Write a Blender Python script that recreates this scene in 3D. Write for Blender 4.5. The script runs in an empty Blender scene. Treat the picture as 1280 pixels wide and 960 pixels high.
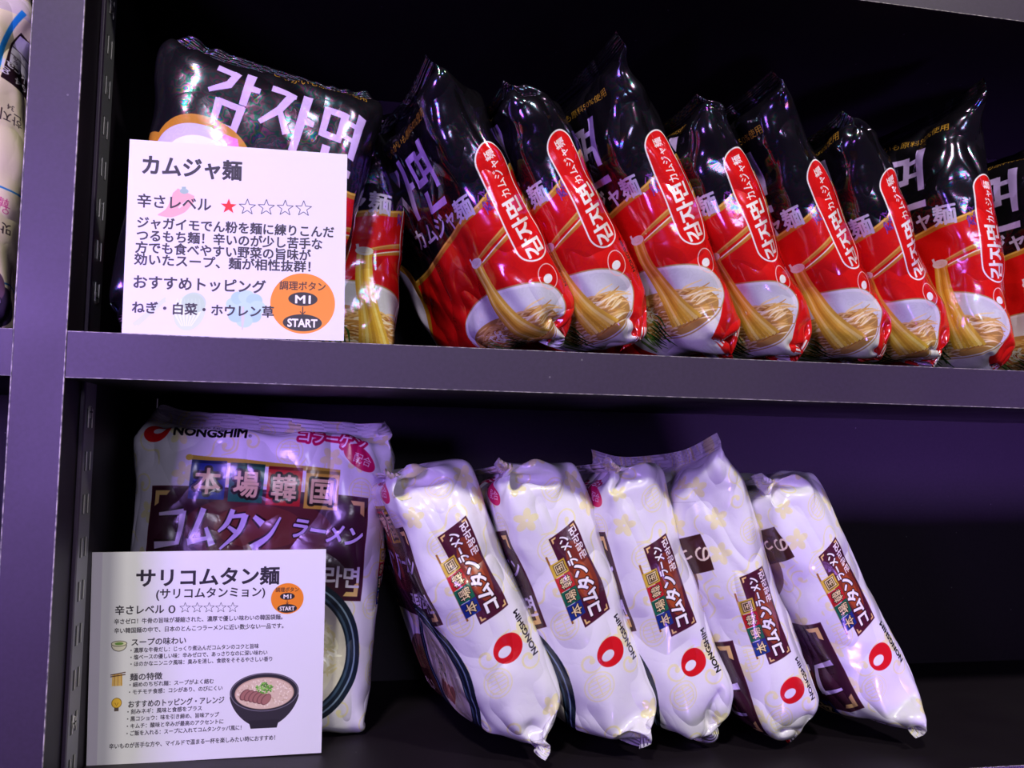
import bpy, bmesh, math, random
import numpy as np
from mathutils import Vector, Matrix

# ------------------------------------------------------------------ camera, world, lights, exposure
scene = bpy.context.scene
YAW, PITCH, ROLL, FPX = .1982, .0678, .0205, 1097.66
cam_d = bpy.data.cameras.new('camera'); cam = bpy.data.objects.new('camera', cam_d); scene.collection.objects.link(cam)
cy, sy, cp, sp = math.cos(YAW), math.sin(YAW), math.cos(PITCH), math.sin(PITCH)
_f = Vector((sy*cp, cy*cp, sp)); _r = Vector((cy, -sy, 0)); _u = _r.cross(_f)
_r2 = _r*math.cos(ROLL) + _u*math.sin(ROLL); _u2 = -_r*math.sin(ROLL) + _u*math.cos(ROLL)
M = Matrix((( _r2.x, _u2.x, -_f.x, .1471), (_r2.y, _u2.y, -_f.y, -.5234), (_r2.z, _u2.z, -_f.z, -.0574), (0, 0, 0, 1)))
cam.matrix_world = M
cam_d.sensor_fit = 'HORIZONTAL'; cam_d.sensor_width = 36; cam_d.lens = FPX*36/1280
cam_d.clip_start = .01; cam_d.clip_end = 50
scene.camera = cam
scene.view_settings.view_transform = 'Standard'; scene.view_settings.look = 'None'
scene.view_settings.gamma = 1; scene.view_settings.use_curve_mapping = False
scene.view_settings.exposure = 0
world = bpy.data.worlds.new('world'); scene.world = world; world.use_nodes = True
world.node_tree.nodes['Background'].inputs[0].default_value = (.022, .017, .030, 1)
world.node_tree.nodes['Background'].inputs[1].default_value = 1.0

def area(name, loc, target, size, size_y, energy, color, spread=180):
    l = bpy.data.lights.new(name, 'AREA'); l.shape = 'RECTANGLE'; l.size = size; l.size_y = size_y
    l.energy = energy; l.color = color; l.spread = math.radians(spread)
    o = bpy.data.objects.new(name, l); scene.collection.objects.link(o); o.location = loc
    o.rotation_euler = (Vector(target) - Vector(loc)).to_track_quat('-Z', 'Y').to_euler()
    return o
area('ceiling_light', (-.25, -1.3, 1.5), (.3, .05, 0), .16, .12, 26.5, (1.0, .98, .84))
area('ceiling_light', (1.2, -1.25, 1.45), (.5, .05, 0), .16, .12, 20, (1.0, .97, .86))
area('front_fill', (.35, -2.2, .45), (.4, .05, -.1), .5, .3, 7.5, (.80, .76, 1.0))  # added frontal fill, lifts the front-facing white packet under the board
area('purple_lamp', (-.30, -.60, .04), (-.03, .03, .02), .2, .2, 1.25, (.46, .26, 1.0), 75)
area('purple_lamp', (1.1, -1.1, -.95), (.82, .26, -.15), .4, .2, 2.4, (.46, .24, 1.0), 36)  # added narrow violet spot, placed to give the lower back wall its glow
# ------------------------------------------------------------------ materials
def mat(name, color=(.5, .5, .5), rough=.5, **kw):
    m = bpy.data.materials.new(name); m.use_nodes = True
    b = m.node_tree.nodes['Principled BSDF']
    b.inputs['Base Color'].default_value = (*color, 1); b.inputs['Roughness'].default_value = rough
    for k, v in kw.items(): b.inputs[k.replace('_', ' ')].default_value = v
    return m
def laminate(name, color, rough, speck=.25):
    m = mat(name, color, rough); n = m.node_tree.nodes; l = m.node_tree.links; b = n['Principled BSDF']
    tc = n.new('ShaderNodeTexCoord')
    nz = n.new('ShaderNodeTexNoise'); nz.inputs['Scale'].default_value = 420; nz.inputs['Detail'].default_value = 3
    l.new(tc.outputs['Object'], nz.inputs['Vector'])
    mx = n.new('ShaderNodeMix'); mx.data_type = 'RGBA'
    mx.inputs[6].default_value = (*[c*(1-speck) for c in color], 1); mx.inputs[7].default_value = (*[c*(1+speck) for c in color], 1)
    l.new(nz.outputs[0], mx.inputs[0])
    dust = n.new('ShaderNodeTexVoronoi'); dust.inputs['Scale'].default_value = 55
    l.new(tc.outputs['Object'], dust.inputs['Vector'])
    lt = n.new('ShaderNodeMath'); lt.operation = 'LESS_THAN'; lt.inputs[1].default_value = .035
    l.new(dust.outputs['Distance'], lt.inputs[0])
    mu = n.new('ShaderNodeMath'); mu.operation = 'MULTIPLY'; mu.inputs[1].default_value = .18; l.new(lt.outputs[0], mu.inputs[0])
    m2 = n.new('ShaderNodeMix'); m2.data_type = 'RGBA'; m2.inputs[7].default_value = (.5, .48, .5, 1)
    l.new(mu.outputs[0], m2.inputs[0]); l.new(mx.outputs[2], m2.inputs[6]); l.new(m2.outputs[2], b.inputs['Base Color'])
    big = n.new('ShaderNodeTexNoise'); big.inputs['Scale'].default_value = 14; l.new(tc.outputs['Object'], big.inputs['Vector'])
    mr = n.new('ShaderNodeMapRange'); mr.inputs[3].default_value = rough*.8; mr.inputs[4].default_value = rough*1.3
    l.new(big.outputs[0], mr.inputs[0]); l.new(mr.outputs[0], b.inputs['Roughness'])
    bp = n.new('ShaderNodeBump'); bp.inputs['Strength'].default_value = .06; bp.inputs['Distance'].default_value = .0004
    l.new(nz.outputs[0], bp.inputs['Height']); l.new(bp.outputs[0], b.inputs['Normal'])
    return m
PANEL = laminate('violet_lit_laminate', (.034, .019, .049), .5)  # neutral panel; violet lamplight on the front edges is put into its colour
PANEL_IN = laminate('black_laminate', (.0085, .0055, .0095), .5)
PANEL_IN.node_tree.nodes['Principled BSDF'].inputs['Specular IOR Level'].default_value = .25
BACK = laminate('lit_back_laminate', (.020, .014, .024), .5)  # same laminate as the interior, colour lightened to carry the wall's violet glow
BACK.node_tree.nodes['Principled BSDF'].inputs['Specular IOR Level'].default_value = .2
def chipped():
    m = mat('chipped_edge', (.08, .07, .09), .6); n = m.node_tree.nodes; l = m.node_tree.links; b = n['Principled BSDF']
    tc = n.new('ShaderNodeTexCoord'); nz = n.new('ShaderNodeTexNoise'); nz.inputs['Scale'].default_value = 260; nz.inputs['Detail'].default_value = 4
    l.new(tc.outputs['Object'], nz.inputs['Vector'])
    cr = n.new('ShaderNodeValToRGB'); cr.color_ramp.elements[0].position = .38; cr.color_ramp.elements[1].position = .62
    cr.color_ramp.elements[0].color = (.09, .08, .1, 1); cr.color_ramp.elements[1].color = (.42, .37, .38, 1)
    l.new(nz.outputs[0], cr.inputs[0]); l.new(cr.outputs[0], b.inputs['Base Color'])
    return m
CHIP = chipped()
STEEL = mat('brushed_zinc', (.22, .22, .235), .45, Metallic=.6)
SLOT = mat('slot_shadow', (.01, .01, .012), .6)
WEAR = mat('bright_zinc', (.7, .68, .64), .35, Metallic=.8)

# ------------------------------------------------------------------ shelving unit
def box_bm(bm, x0, x1, y0, y1, z0, z1, bev=0.):
    vs = [bm.verts.new((x, y, z)) for x in (x0, x1) for y in (y0, y1) for z in (z0, z1)]
    for f in ((0, 1, 3, 2), (4, 6, 7, 5), (0, 4, 5, 1), (2, 3, 7, 6), (0, 2, 6, 4), (1, 5, 7, 3)):
        bm.faces.new([vs[i] for i in f])
    return vs
def link(name, bm, m, parent=None, bevel=0., smooth=False):
    bmesh.ops.recalc_face_normals(bm, faces=bm.faces)
    me = bpy.data.meshes.new(name); bm.to_mesh(me); bm.free()
    for k in (m if isinstance(m, (list, tuple)) else [m]): me.materials.append(k)
    if smooth: me.polygons.foreach_set('use_smooth', [True]*len(me.polygons))
    o = bpy.data.objects.new(name, me); scene.collection.objects.link(o)
    if parent: o.parent = parent
    if bevel:
        b = o.modifiers.new('bevel', 'BEVEL'); b.width = bevel; b.segments = 2; b.limit_method = 'ANGLE'
    return o
def boxo(name, m, parent, *a, bevel=.0006):
    bm = bmesh.new(); box_bm(bm, *a); return link(name, bm, m, parent, bevel)
TB, DEP, H1, H2 = .026, .261, .2496, .239
ZF = -TB-H2
XR, XL = 1.05, -.5
unit = bpy.data.objects.new('shelving_unit', None); scene.collection.objects.link(unit)
unit.location = (0, 0, ZF-.03)
unit['label'] = 'dark laminate shelving unit with chipped edges holding all the noodle packets'; unit['category'] = 'shelf'
OFF = -(ZF-.03)
def U(o): o.location.z += OFF; return o
# uprights: carcass board with a face edging and chipped arrises
for x0 in (-.027, XR, XL-.027):
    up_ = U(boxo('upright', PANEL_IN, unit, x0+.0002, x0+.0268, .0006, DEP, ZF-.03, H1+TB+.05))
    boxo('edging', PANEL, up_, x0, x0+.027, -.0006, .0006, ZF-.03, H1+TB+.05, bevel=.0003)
    if x0 == -.027:
        for xa in (x0-.0002, x0+.0265):
            boxo('chipped_arris', CHIP, up_, xa, xa+.0007, -.0009, .0004, ZF-.03, H1+TB+.05, bevel=.0002)
        # recessed groove rail and slotted standard
        for side in (1,):
            xs = .0
            st = U(boxo('slotted_standard', STEEL, unit, xs-.0004, xs+.0016, .039, .0615, ZF, H1, bevel=.0003))
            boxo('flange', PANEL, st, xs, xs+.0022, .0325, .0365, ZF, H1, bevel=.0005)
            boxo('flange', STEEL, st, xs, xs+.0018, .0365, .039, ZF, H1, bevel=.0003)
            k = 0; z = ZF+.012
            while z < H1-.01:
                if not (-TB-.008 < z < .008):
                    for yy in (.0440, .0525):
                        boxo('slot', SLOT, st, xs+.0012, xs+.0018, yy-.0011, yy+.0011, z-.0058, z+.0058, bevel=0)
                        boxo('slot_rim', WEAR, st, xs+.0014, xs+.0022, yy+.0006, yy+.0016, z-.0056, z+.0056, bevel=0)
                z += .0257; k += 1
            for zc in (.026, -.0435, -.227, .21):
                bm = bmesh.new(); Mx = Matrix.Translation((xs+.0018, .048, zc)) @ Matrix.Rotation(math.pi/2, 4, 'Y') @ Matrix.Diagonal((1, 1, 1, 1))
                bmesh.ops.create_cone(bm, cap_ends=True, segments=20, radius1=.0042, radius2=.0034, depth=.0014, matrix=Mx)
                sc_ = link('screw', bm, WEAR, st, .0002)
                boxo('screw_slot', SLOT, sc_, xs+.0024, xs+.0027, .0476, .0484, zc-.003, zc+.003, bevel=0)
                boxo('screw_slot', SLOT, sc_, xs+.0024, xs+.0027, .045, .051, zc-.0004, zc+.0004, bevel=0)
for xa, xb in ((0.0, XR), (XL, -.027)):
    for zt in (0., ZF, H1+TB):
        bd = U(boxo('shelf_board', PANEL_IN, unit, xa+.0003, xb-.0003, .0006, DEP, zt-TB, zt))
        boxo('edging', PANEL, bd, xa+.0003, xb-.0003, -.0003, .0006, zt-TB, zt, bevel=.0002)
        for zz_ in (zt-.0004, zt-TB):
            boxo('chipped_arris', CHIP, bd, xa+.0003, xb-.0003, -.0004, .0002, zz_, zz_+.0004, bevel=0)
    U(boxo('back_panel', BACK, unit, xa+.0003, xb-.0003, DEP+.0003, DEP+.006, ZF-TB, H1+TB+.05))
# ------------------------------------------------------------------ film bags: sheet relaxed around its contents
def frame(az, lean, tau):
    """depth axis u, height axis v, thickness axis w of a pack (angles in degrees)"""
    X, Y, Z = Vector((1, 0, 0)), Vector((0, 1, 0)), Vector((0, 0, 1))
    A = Matrix.Rotation(math.radians(-az), 3, 'Z') @ Matrix.Rotation(math.radians(-tau), 3, 'X')
    B = Matrix.Rotation(math.radians(-lean), 3, 'Y')
    if az < -45:   # front facing pack: lean turns it in its own face plane
        A = Matrix.Rotation(math.radians(-tau), 3, 'X') @ Matrix.Rotation(math.radians(-az), 3, 'Z')
        B = Matrix.Rotation(math.radians(-lean), 3, 'X')
    R = A @ B
    return R @ Y, R @ Z, R @ X

def facet(p, n, seed):
    """piecewise linear value noise on a warped triangle lattice: flat facets with sharp folds"""
    rs = np.random.RandomState(seed); G = rs.rand(64, 64)
    x, y = p[..., 0]*n, p[..., 1]*n
    x, y = x + .35*np.sin(1.7*y + seed), y + .35*np.sin(1.3*x + 2*seed)
    i, j = np.floor(x).astype(int), np.floor(y).astype(int); a, b = x - i, y - j
    g = lambda q, r: G[q % 64, r % 64]
    lo = g(i, j)*(1-a-b) + g(i+1, j)*a + g(i, j+1)*b
    hi = g(i+1, j+1)*(a+b-1) + g(i+1, j)*(1-b) + g(i, j+1)*(1-a)
    return np.where(a + b < 1, lo, hi) - .5

def ln(d): return np.sqrt(np.einsum('ijk,ijk->ij', d, d))[..., None]+np.float32(1e-8)

def relax(W, T, L, Lc, z0, up, floor_d, seed, N=124, K=72, iters=300, bend=0., slab=.004, puff=1.0, ear_b=.004, ear_t=.012):
    rs = np.random.RandomState(seed)
    P = 2*(W+T); dr = P/N; dv = L/(K-1)
    q = (np.arange(N)*dr)
    zz = np.linspace(-z0, L-z0, K)
    hx, hy, hz = W/2-.003, T/2-.002, Lc/2; zc = hz
    def rect(q):
        x = np.empty_like(q); y = np.empty_like(q)
        m = q < T/2; x[m] = W/2; y[m] = -q[m]
        m = (q >= T/2) & (q < T/2+W); x[m] = W/2-(q[m]-T/2); y[m] = -T/2
        m = (q >= T/2+W) & (q < T/2+W+T); x[m] = -W/2; y[m] = -T/2+(q[m]-T/2-W)
        m = (q >= T/2+W+T) & (q < T/2+2*W+T); x[m] = -W/2+(q[m]-T/2-W-T); y[m] = T/2
        m = q >= T/2+2*W+T; x[m] = W/2; y[m] = T/2-(q[m]-T/2-2*W-T)
        return x, y
    rx, ry = rect(q)
    fx = np.where(q < P/2, P/4-q, q-P/2-P/4); fy = np.where(q < P/2, -.0003, .0003)
    e0, e1 = z0, L-z0-Lc
    t = np.clip(np.where(zz < 0, -zz/e0, np.where(zz > Lc, (zz-Lc)/e1, 0)), 0, 1)[:, None]
    X = np.zeros((K, N, 3))
    X[..., 0] = rx*(1-t)+fx*t; X[..., 1] = ry*(1-t)+fy*t
    X[..., 2] = zz[:, None]*np.ones(N)
    top = np.clip((zz-Lc)/e1, 0, 1)[:, None]
    X[..., 1] += bend*top**1.3*.022
    X[..., 2] -= .25*top*e1
    bot = np.clip(-zz/e0, 0, 1)[:, None]
    X[..., 1] += (.5*(seed % 2)-.25)*bot*e0 ; X[..., 2] += .6*bot*e0
    X += rs.randn(K, N, 3)*.0004
    X = (X).astype(np.float32)
    up = np.array(up, np.float32); ns = 3
    ear = (ear_b+(ear_t-ear_b)*np.clip(zz/Lc, 0, 1)[:, None]).astype(np.float32)
    if ear_b > .01: ear = np.where(zz < .02, ear_b, .010)[:, None].astype(np.float32)*np.ones(N, np.float32)
    shrink_r = 1 + .035*facet(np.dstack(np.meshgrid(q, zz)), 45, seed)
    shrink_v = 1 + .03*facet(np.dstack(np.meshgrid(q, zz)), 60, seed+7)
    shrink_r = shrink_r.astype(np.float32)
    rv = dv*((shrink_v[1:]+shrink_v[:-1])/2).astype(np.float32)
    dd = math.hypot(dr, dv)
    Xo = X.copy(); pair = (-np.arange(N)) % N
    for it in range(iters):
        V = (X-Xo)*(.93 if it < iters*.8 else .6); Xo = X.copy()
        er = np.roll(X, -1, 1)-np.roll(X, 1, 1)
        ev = np.empty_like(X); ev[1:-1] = X[2:]-X[:-2]; ev[0] = X[1]-X[0]; ev[-1] = X[-1]-X[-2]
        nrm = np.cross(ev, er); nrm /= np.linalg.norm(nrm, axis=2, keepdims=True)+1e-9
        X = X + V + nrm*(2.0e-5*puff) - up*(4e-6)
        for sub in range(3):
            D = np.zeros_like(X)
            d = np.roll(X, -1, 1)-X; l = ln(d)
            c = d*((l-dr*shrink_r[..., None])/l)*.5; D += c; D -= np.roll(c, 1, 1)
            d = X[1:]-X[:-1]; l = ln(d)
            c = d*((l-rv[..., None])/l)*.5; D[:-1] += c; D[1:] -= c
            for s in (-1, 1):
                d = np.roll(X[1:], s, 1)-X[:-1]; l = ln(d)
                c = d*((l-dd)/l)*.35; D[:-1] += c; D[1:] -= np.roll(c, -s, 1)
            # weak bending
            d = np.roll(X, -2, 1)-X; l = ln(d)
            c = d*((l-2*dr)/l)*.06; D += c; D -= np.roll(c, 2, 1)
            d = X[2:]-X[:-2]; l = ln(d)
            c = d*((l-2*dv)/l)*.06; D[:-2] += c; D[2:] -= c
            X = X + D*.42
            for rows in (slice(0, ns+1), slice(K-ns-1, K)):
                S = X[rows]; A = (S+S[:, pair])/2; X[rows] = A + (S-A)*.0
            # contents
            p = X.copy(); p[..., 2] -= zc; r = np.float32(.007)
            a = np.abs(p); h = np.array([hx, hy, hz], np.float32)
            qq = a-h+r; m = np.maximum(qq, 0); lm = np.linalg.norm(m, axis=2)
            inner = np.minimum(qq.max(2), 0); sd = lm+inner-r
            g = np.where((lm > 1e-7)[..., None], m/(lm[..., None]+1e-12), (qq == qq.max(2, keepdims=True)).astype(np.float32))
            g *= np.where(p >= 0, 1, -1)
            pen = np.minimum(sd, 0)
            X -= g*pen[..., None]
            X[..., 1] = np.clip(X[..., 1], -T/2-slab, T/2+slab)
            X[..., 0] = np.clip(X[..., 0], -W/2-ear, W/2+ear)
            if bend: X[K-3:, :, 1] += .03*(np.float32(np.clip(bend, -1, 1)*T/2)-X[K-3:, :, 1])
            hgt = X@up - floor_d; X -= np.minimum(hgt-.0008, 0)[..., None]*up
    return X, q, zz

def catmull_noise(X, q, zz, Lc, amp_end, amp_mid, seed):
    er = np.roll(X, -1, 1)-np.roll(X, 1, 1)
    ev = np.empty_like(X); ev[1:-1] = X[2:]-X[:-2]; ev[0] = X[1]-X[0]; ev[-1] = X[-1]-X[-2]
    nrm = np.cross(ev, er); nrm /= np.linalg.norm(nrm, axis=2, keepdims=True)+1e-9
    G = np.dstack(np.meshgrid(q, zz)); X = X.astype(float)
    e = np.clip(np.maximum(-zz/.02, (zz-Lc+.012)/.03), 0, 1)[:, None]
    amp = amp_mid+(amp_end-amp_mid)*e
    K = X.shape[0]; w = np.ones(K); w[:5] = w[-5:] = 0
    d = (facet(G, 30, seed+3)+.5*facet(G, 55, seed+5)+.12*facet(G, 120, seed+6))*amp*w[:, None]
    return X+nrm*np.clip(d, -.006, .0028)[..., None]

EXTRA, TOPX = .03, .03
def grid_mesh(name, X, q, L, LA, dv, r0, r1, mat, parent, flip=False, gap=0.):
    """rows r0..r1 of the ring grid as one mesh with print UVs (metres along perimeter, metres from the top)"""
    K, N, _ = X.shape; nr = r1-r0+1
    Y = X[r0:r1+1]*np.array([-1., 1, 1])
    me = bpy.data.meshes.new(name)
    idx = np.arange(nr*N).reshape(nr, N)
    a = idx[:-1]; b = np.roll(idx, -1, 1)[:-1]; c = np.roll(idx, -1, 1)[1:]; d = idx[1:]
    faces = np.stack([a, b, c, d], -1).reshape(-1, 4)
    me.vertices.add(nr*N); me.vertices.foreach_set('co', Y.reshape(-1))
    me.loops.add(faces.size); me.loops.foreach_set('vertex_index', faces.reshape(-1))
    me.polygons.add(len(faces)); me.polygons.foreach_set('loop_start', np.arange(0, faces.size, 4))
    me.polygons.foreach_set('use_smooth', np.ones(len(faces), bool))
    P = q[1]*N; U = np.append(q, P)/P
    Vv = (np.linspace(0, L, K)[r0:r1+1]+EXTRA-dv)/(LA+EXTRA+TOPX)
    uu = np.stack([U[:-1], U[1:], U[1:], U[:-1]], -1)[None].repeat(nr-1, 0)
    vv = np.stack([Vv[:-1], Vv[:-1], Vv[1:], Vv[1:]], -1)[:, None].repeat(N, 1)
    uv = np.stack([uu, vv], -1).reshape(-1)
    me.uv_layers.new(name='print'); me.update(calc_edges=True)
    me.uv_layers['print'].data.foreach_set('uv', uv)
    me.materials.append(mat); me.update(); me.validate()
    o = bpy.data.objects.new(name, me); scene.collection.objects.link(o); o.parent = parent
    s = o.modifiers.new('round', 'SUBSURF'); s.levels = 1; s.render_levels = 1
    return o

def bag(label, group, kind, mats, X0, Y0, zfloor, az, lean, tau, W, T, L, Lc, z0, seed, bend=0., puff=1., amp=(.0110, .0048), ear_b=.004, ear_t=.012, dv=0., turn=False, lift=.003, iters=300, slab=.004):
    u, v, w = frame(az, lean, tau)
    lo = min((s*w*T/2+t*u*W/2).z for s in (-1, 1) for t in (-1, 1))
    c = Vector((X0, Y0, zfloor-lo+lift))
    # contents box spans width W centred on the near side panel's plane at X0, Y0
    if az > -45: ctr = c + u*(W/2)
    else: ctr = c.copy()
    if az > -45:
        lo = min((s*w*T/2+t*u*W).z for s in (-1, 1) for t in (0, 1)); ctr.z = zfloor-lo+lift+ (u*W/2).z
    up = np.array([u.z, w.z, v.z]); up /= np.linalg.norm(up)
    floor_d = zfloor-ctr.z
    X, q, zz = relax(W, T, L, Lc, z0, up, floor_d, seed, iters=iters, bend=bend, puff=puff, slab=slab, ear_b=ear_b, ear_t=ear_t)
    X = catmull_noise(X, q, zz, Lc, amp[0], amp[1], seed)
    h = X@up-floor_d; X -= np.minimum(h-.0006, 0)[..., None]*up
    root = bpy.data.objects.new(kind, None); scene.collection.objects.link(root)
    R = Matrix((-u, w, v)).transposed().to_4x4(); R.translation = ctr
    root.matrix_world = R
    root['label'] = label; root['category'] = 'noodle packet'
    if group: root['group'] = group
    K = X.shape[0]; LA = .212 if mats[0].name.startswith('black') else .225
    grid_mesh('wrapper', X, q, L, LA, dv, 3, K-4, mats[0], root)
    grid_mesh('top_seal', X, q, L, LA, dv, K-4, K-1, mats[1], root)
    grid_mesh('bottom_seal', X, q, L, LA, dv, 0, 3, mats[1], root)
    return root
# ------------------------------------------------------------------ flat print: vector art rasterised here, in metres
class Canvas:
    def __init__(s, w, h, ppm, color, oy=0.):
        s.oy = oy; h += oy
        s.ppm = ppm; s.W = round(w*ppm); s.H = round(h*ppm)
        s.a = np.empty((s.H, s.W, 3), np.float32); s.a[:] = np.array(color)/255.
    def fill(s, tris, color, alpha=1., SS=3, grow=0., signed=False):
        """tris (n,3,2) in metres: winding fill, antialiased, optionally fattened by grow metres"""
        t = np.array(tris, float)
        if len(t) == 0: return
        t[..., 1] += s.oy; t *= s.ppm
        g = grow*s.ppm; pad = int(g)+2
        x0 = max(int(np.floor(t[..., 0].min()))-pad, 0); x1 = min(int(np.ceil(t[..., 0].max()))+pad, s.W)
        y0 = max(int(np.floor(t[..., 1].min()))-pad, 0); y1 = min(int(np.ceil(t[..., 1].max()))+pad, s.H)
        if x1 <= x0 or y1 <= y0: return
        w, h = (x1-x0)*SS, (y1-y0)*SS
        t = (t-np.array([x0, y0]))*SS
        if not signed:
            ar = (t[:, 1, 0]-t[:, 0, 0])*(t[:, 2, 1]-t[:, 0, 1])-(t[:, 2, 0]-t[:, 0, 0])*(t[:, 1, 1]-t[:, 0, 1])
            t[ar < 0] = t[ar < 0][:, ::-1]
        A = t.reshape(-1, 2); B = np.roll(t, -1, 1).reshape(-1, 2)
        sg = np.where(A[:, 1] < B[:, 1], 1, -1); sw = sg < 0
        lo = np.where(sw[:, None], B, A); hi = np.where(sw[:, None], A, B)
        r0 = np.clip(np.ceil(lo[:, 1]-.5).astype(int), 0, h); r1 = np.clip(np.ceil(hi[:, 1]-.5).astype(int), 0, h); n = r1-r0
        k = n > 0; lo, hi, sg, r0, n = lo[k], hi[k], sg[k], r0[k], n[k]
        if len(n) == 0: return
        e = np.repeat(np.arange(len(n)), n); row = np.arange(n.sum())-np.repeat(np.cumsum(n)-n, n)+r0[e]
        x = lo[e, 0]+(row+.5-lo[e, 1])*(hi[e, 0]-lo[e, 0])/(hi[e, 1]-lo[e, 1])
        c = np.clip(np.ceil(x-.5).astype(int), 0, w)
        m = np.bincount(row*(w+1)+c, weights=sg[e], minlength=h*(w+1)).reshape(h, w+1)
        m = np.abs(np.cumsum(m, 1)[:, :w]) > .5
        R = g*SS
        if R >= .7:
            o = m.copy(); ri = int(R)
            for dy in range(-ri, ri+1):
                dx = int(math.sqrt(max(R*R-dy*dy, 0)))
                src = m[max(0, -dy):h-max(0, dy)]
                cs = np.zeros((src.shape[0], w+1), np.int32); cs[:, 1:] = np.cumsum(src, 1)
                i = np.arange(w)
                o[max(0, dy):h-max(0, -dy)] |= (cs[:, np.minimum(i+dx+1, w)]-cs[:, np.maximum(i-dx, 0)]) > 0
            m = o
        m = m.astype(np.float32).reshape(y1-y0, SS, x1-x0, SS).mean((1, 3))[..., None]*alpha
        s.a[y0:y1, x0:x1] = s.a[y0:y1, x0:x1]*(1-m)+np.array(color, np.float32)/255.*m
    def poly(s, pts, color, alpha=1.):
        p = np.asarray(pts, float)
        s.fill(np.stack([np.repeat(p[:1], len(p)-2, 0), p[1:-1], p[2:]], 1), color, alpha, signed=True)
    def rect(s, x0, y0, x1, y1, c, alpha=1.): s.poly([(x0, y0), (x1, y0), (x1, y1), (x0, y1)], c, alpha)
    def ell(s, cx, cy, a, b, c, alpha=1., rot=0., t0=0, t1=360):
        t = np.radians(np.linspace(t0, t1, 61)); r = math.radians(rot)
        x, y = a*np.cos(t), b*np.sin(t)
        s.poly(np.stack([cx+x*math.cos(r)-y*math.sin(r), cy+x*math.sin(r)+y*math.cos(r)], 1), c, alpha)
    def stroke(s, pts, ws, c, alpha=1., smooth=0):
        """a line of varying width through pts"""
        p = np.asarray(pts, float)
        ws = np.full(len(p), ws, float) if np.isscalar(ws) else np.asarray(ws, float)
        if smooth:
            n = len(p); tt = np.linspace(0, n-1, (n-1)*smooth+1); i = np.clip(tt.astype(int), 0, n-2); f = (tt-i)[:, None]
            pe = np.vstack([2*p[0]-p[1], p, 2*p[-1]-p[-2]])
            a, b, d, e = pe[i], pe[i+1], pe[i+2], pe[i+3]
            p2 = .5*((2*b)+(-a+d)*f+(2*a-5*b+4*d-e)*f**2+(-a+3*b-3*d+e)*f**3)
            ws = np.interp(tt, np.arange(n), ws); p = p2
        d = np.gradient(p, axis=0); d /= np.linalg.norm(d, axis=1, keepdims=True)+1e-12
        nn = np.stack([-d[:, 1], d[:, 0]], 1)*ws[:, None]/2
        L_, R_ = p+nn, p-nn
        t = np.concatenate([np.stack([L_[:-1], L_[1:], R_[1:]], 1), np.stack([L_[:-1], R_[1:], R_[:-1]], 1)])
        s.fill(t, c, alpha)
    def ring(s, cx, cy, a, b, w, c, alpha=1., rot=0., t0=0, t1=360):
        t = np.radians(np.linspace(t0, t1, 61)); r = math.radians(rot); x, y = a*np.cos(t), b*np.sin(t)
        s.stroke(np.stack([cx+x*math.cos(r)-y*math.sin(r), cy+x*math.sin(r)+y*math.cos(r)], 1), w, c, alpha)
    def text(s, st, x, y, h, c, w=None, rot=0., bold=0., anchor='c', shear=0., alpha=1., outline=None):
        """h = em size; w = total width to fit; x, y = centre (or left middle with anchor l)"""
        g = glyphs(st)
        if g is None: return
        tr, (a, b) = g
        if outline:
            s.text(st, x, y, h, outline[0], w, rot, bold+outline[1], anchor, shear, alpha)
        t = tr.copy(); sx = h if w is None else w/max(b-a, 1e-6)
        cx = (a+b)/2 if anchor == 'c' else a
        t[..., 0] = (t[..., 0]-cx)*sx; t[..., 1] = -(t[..., 1]-.37)*h
        t[..., 0] -= t[..., 1]*shear
        r = math.radians(rot); ct, sn = math.cos(r), math.sin(r)
        X = x+t[..., 0]*ct-t[..., 1]*sn; Y = y+t[..., 0]*sn+t[..., 1]*ct
        s.fill(np.stack([X, Y], -1), c, alpha, grow=bold*h)
    def star(s, x, y, r, c, line=0., rot=0.):
        a = np.radians(np.arange(10)*36-90+rot); rr = np.where(np.arange(10) % 2 == 0, r, r*.4)
        p = np.stack([x+rr*np.cos(a), y+rr*np.sin(a)], 1)
        if line: 
            for k in range(10): s.stroke([p[k], p[(k+1) % 10]], line, c)
        else: s.poly(p, c)
    def image(s, name):
        im = bpy.data.images.new(name, s.W, s.H)
        px = np.ones((s.H, s.W, 4), np.float32); px[..., :3] = np.clip(s.a, 0, 1)[::-1]
        im.pixels.foreach_set(px.reshape(-1)); im.update(); im.pack()
        return im
_gc = {}
def glyphs(st):
    if st in _gc: return _gc[st]
    cu = bpy.data.curves.new('t', 'FONT'); cu.body = st; cu.resolution_u = 3; cu.fill_mode = 'FRONT'
    ob = bpy.data.objects.new('t', cu)
    me = ob.to_mesh(); me.calc_loop_triangles(); n = len(me.vertices); res = None
    if n:
        co = np.empty(n*3); me.vertices.foreach_get('co', co); co = co.reshape(-1, 3)[:, :2]
        ti = np.empty(len(me.loop_triangles)*3, int); me.loop_triangles.foreach_get('vertices', ti)
        res = (co[ti.reshape(-1, 3)], (co[:, 0].min(), co[:, 0].max()))
    ob.to_mesh_clear(); bpy.data.objects.remove(ob); bpy.data.curves.remove(cu)
    _gc[st] = res
    return res
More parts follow.
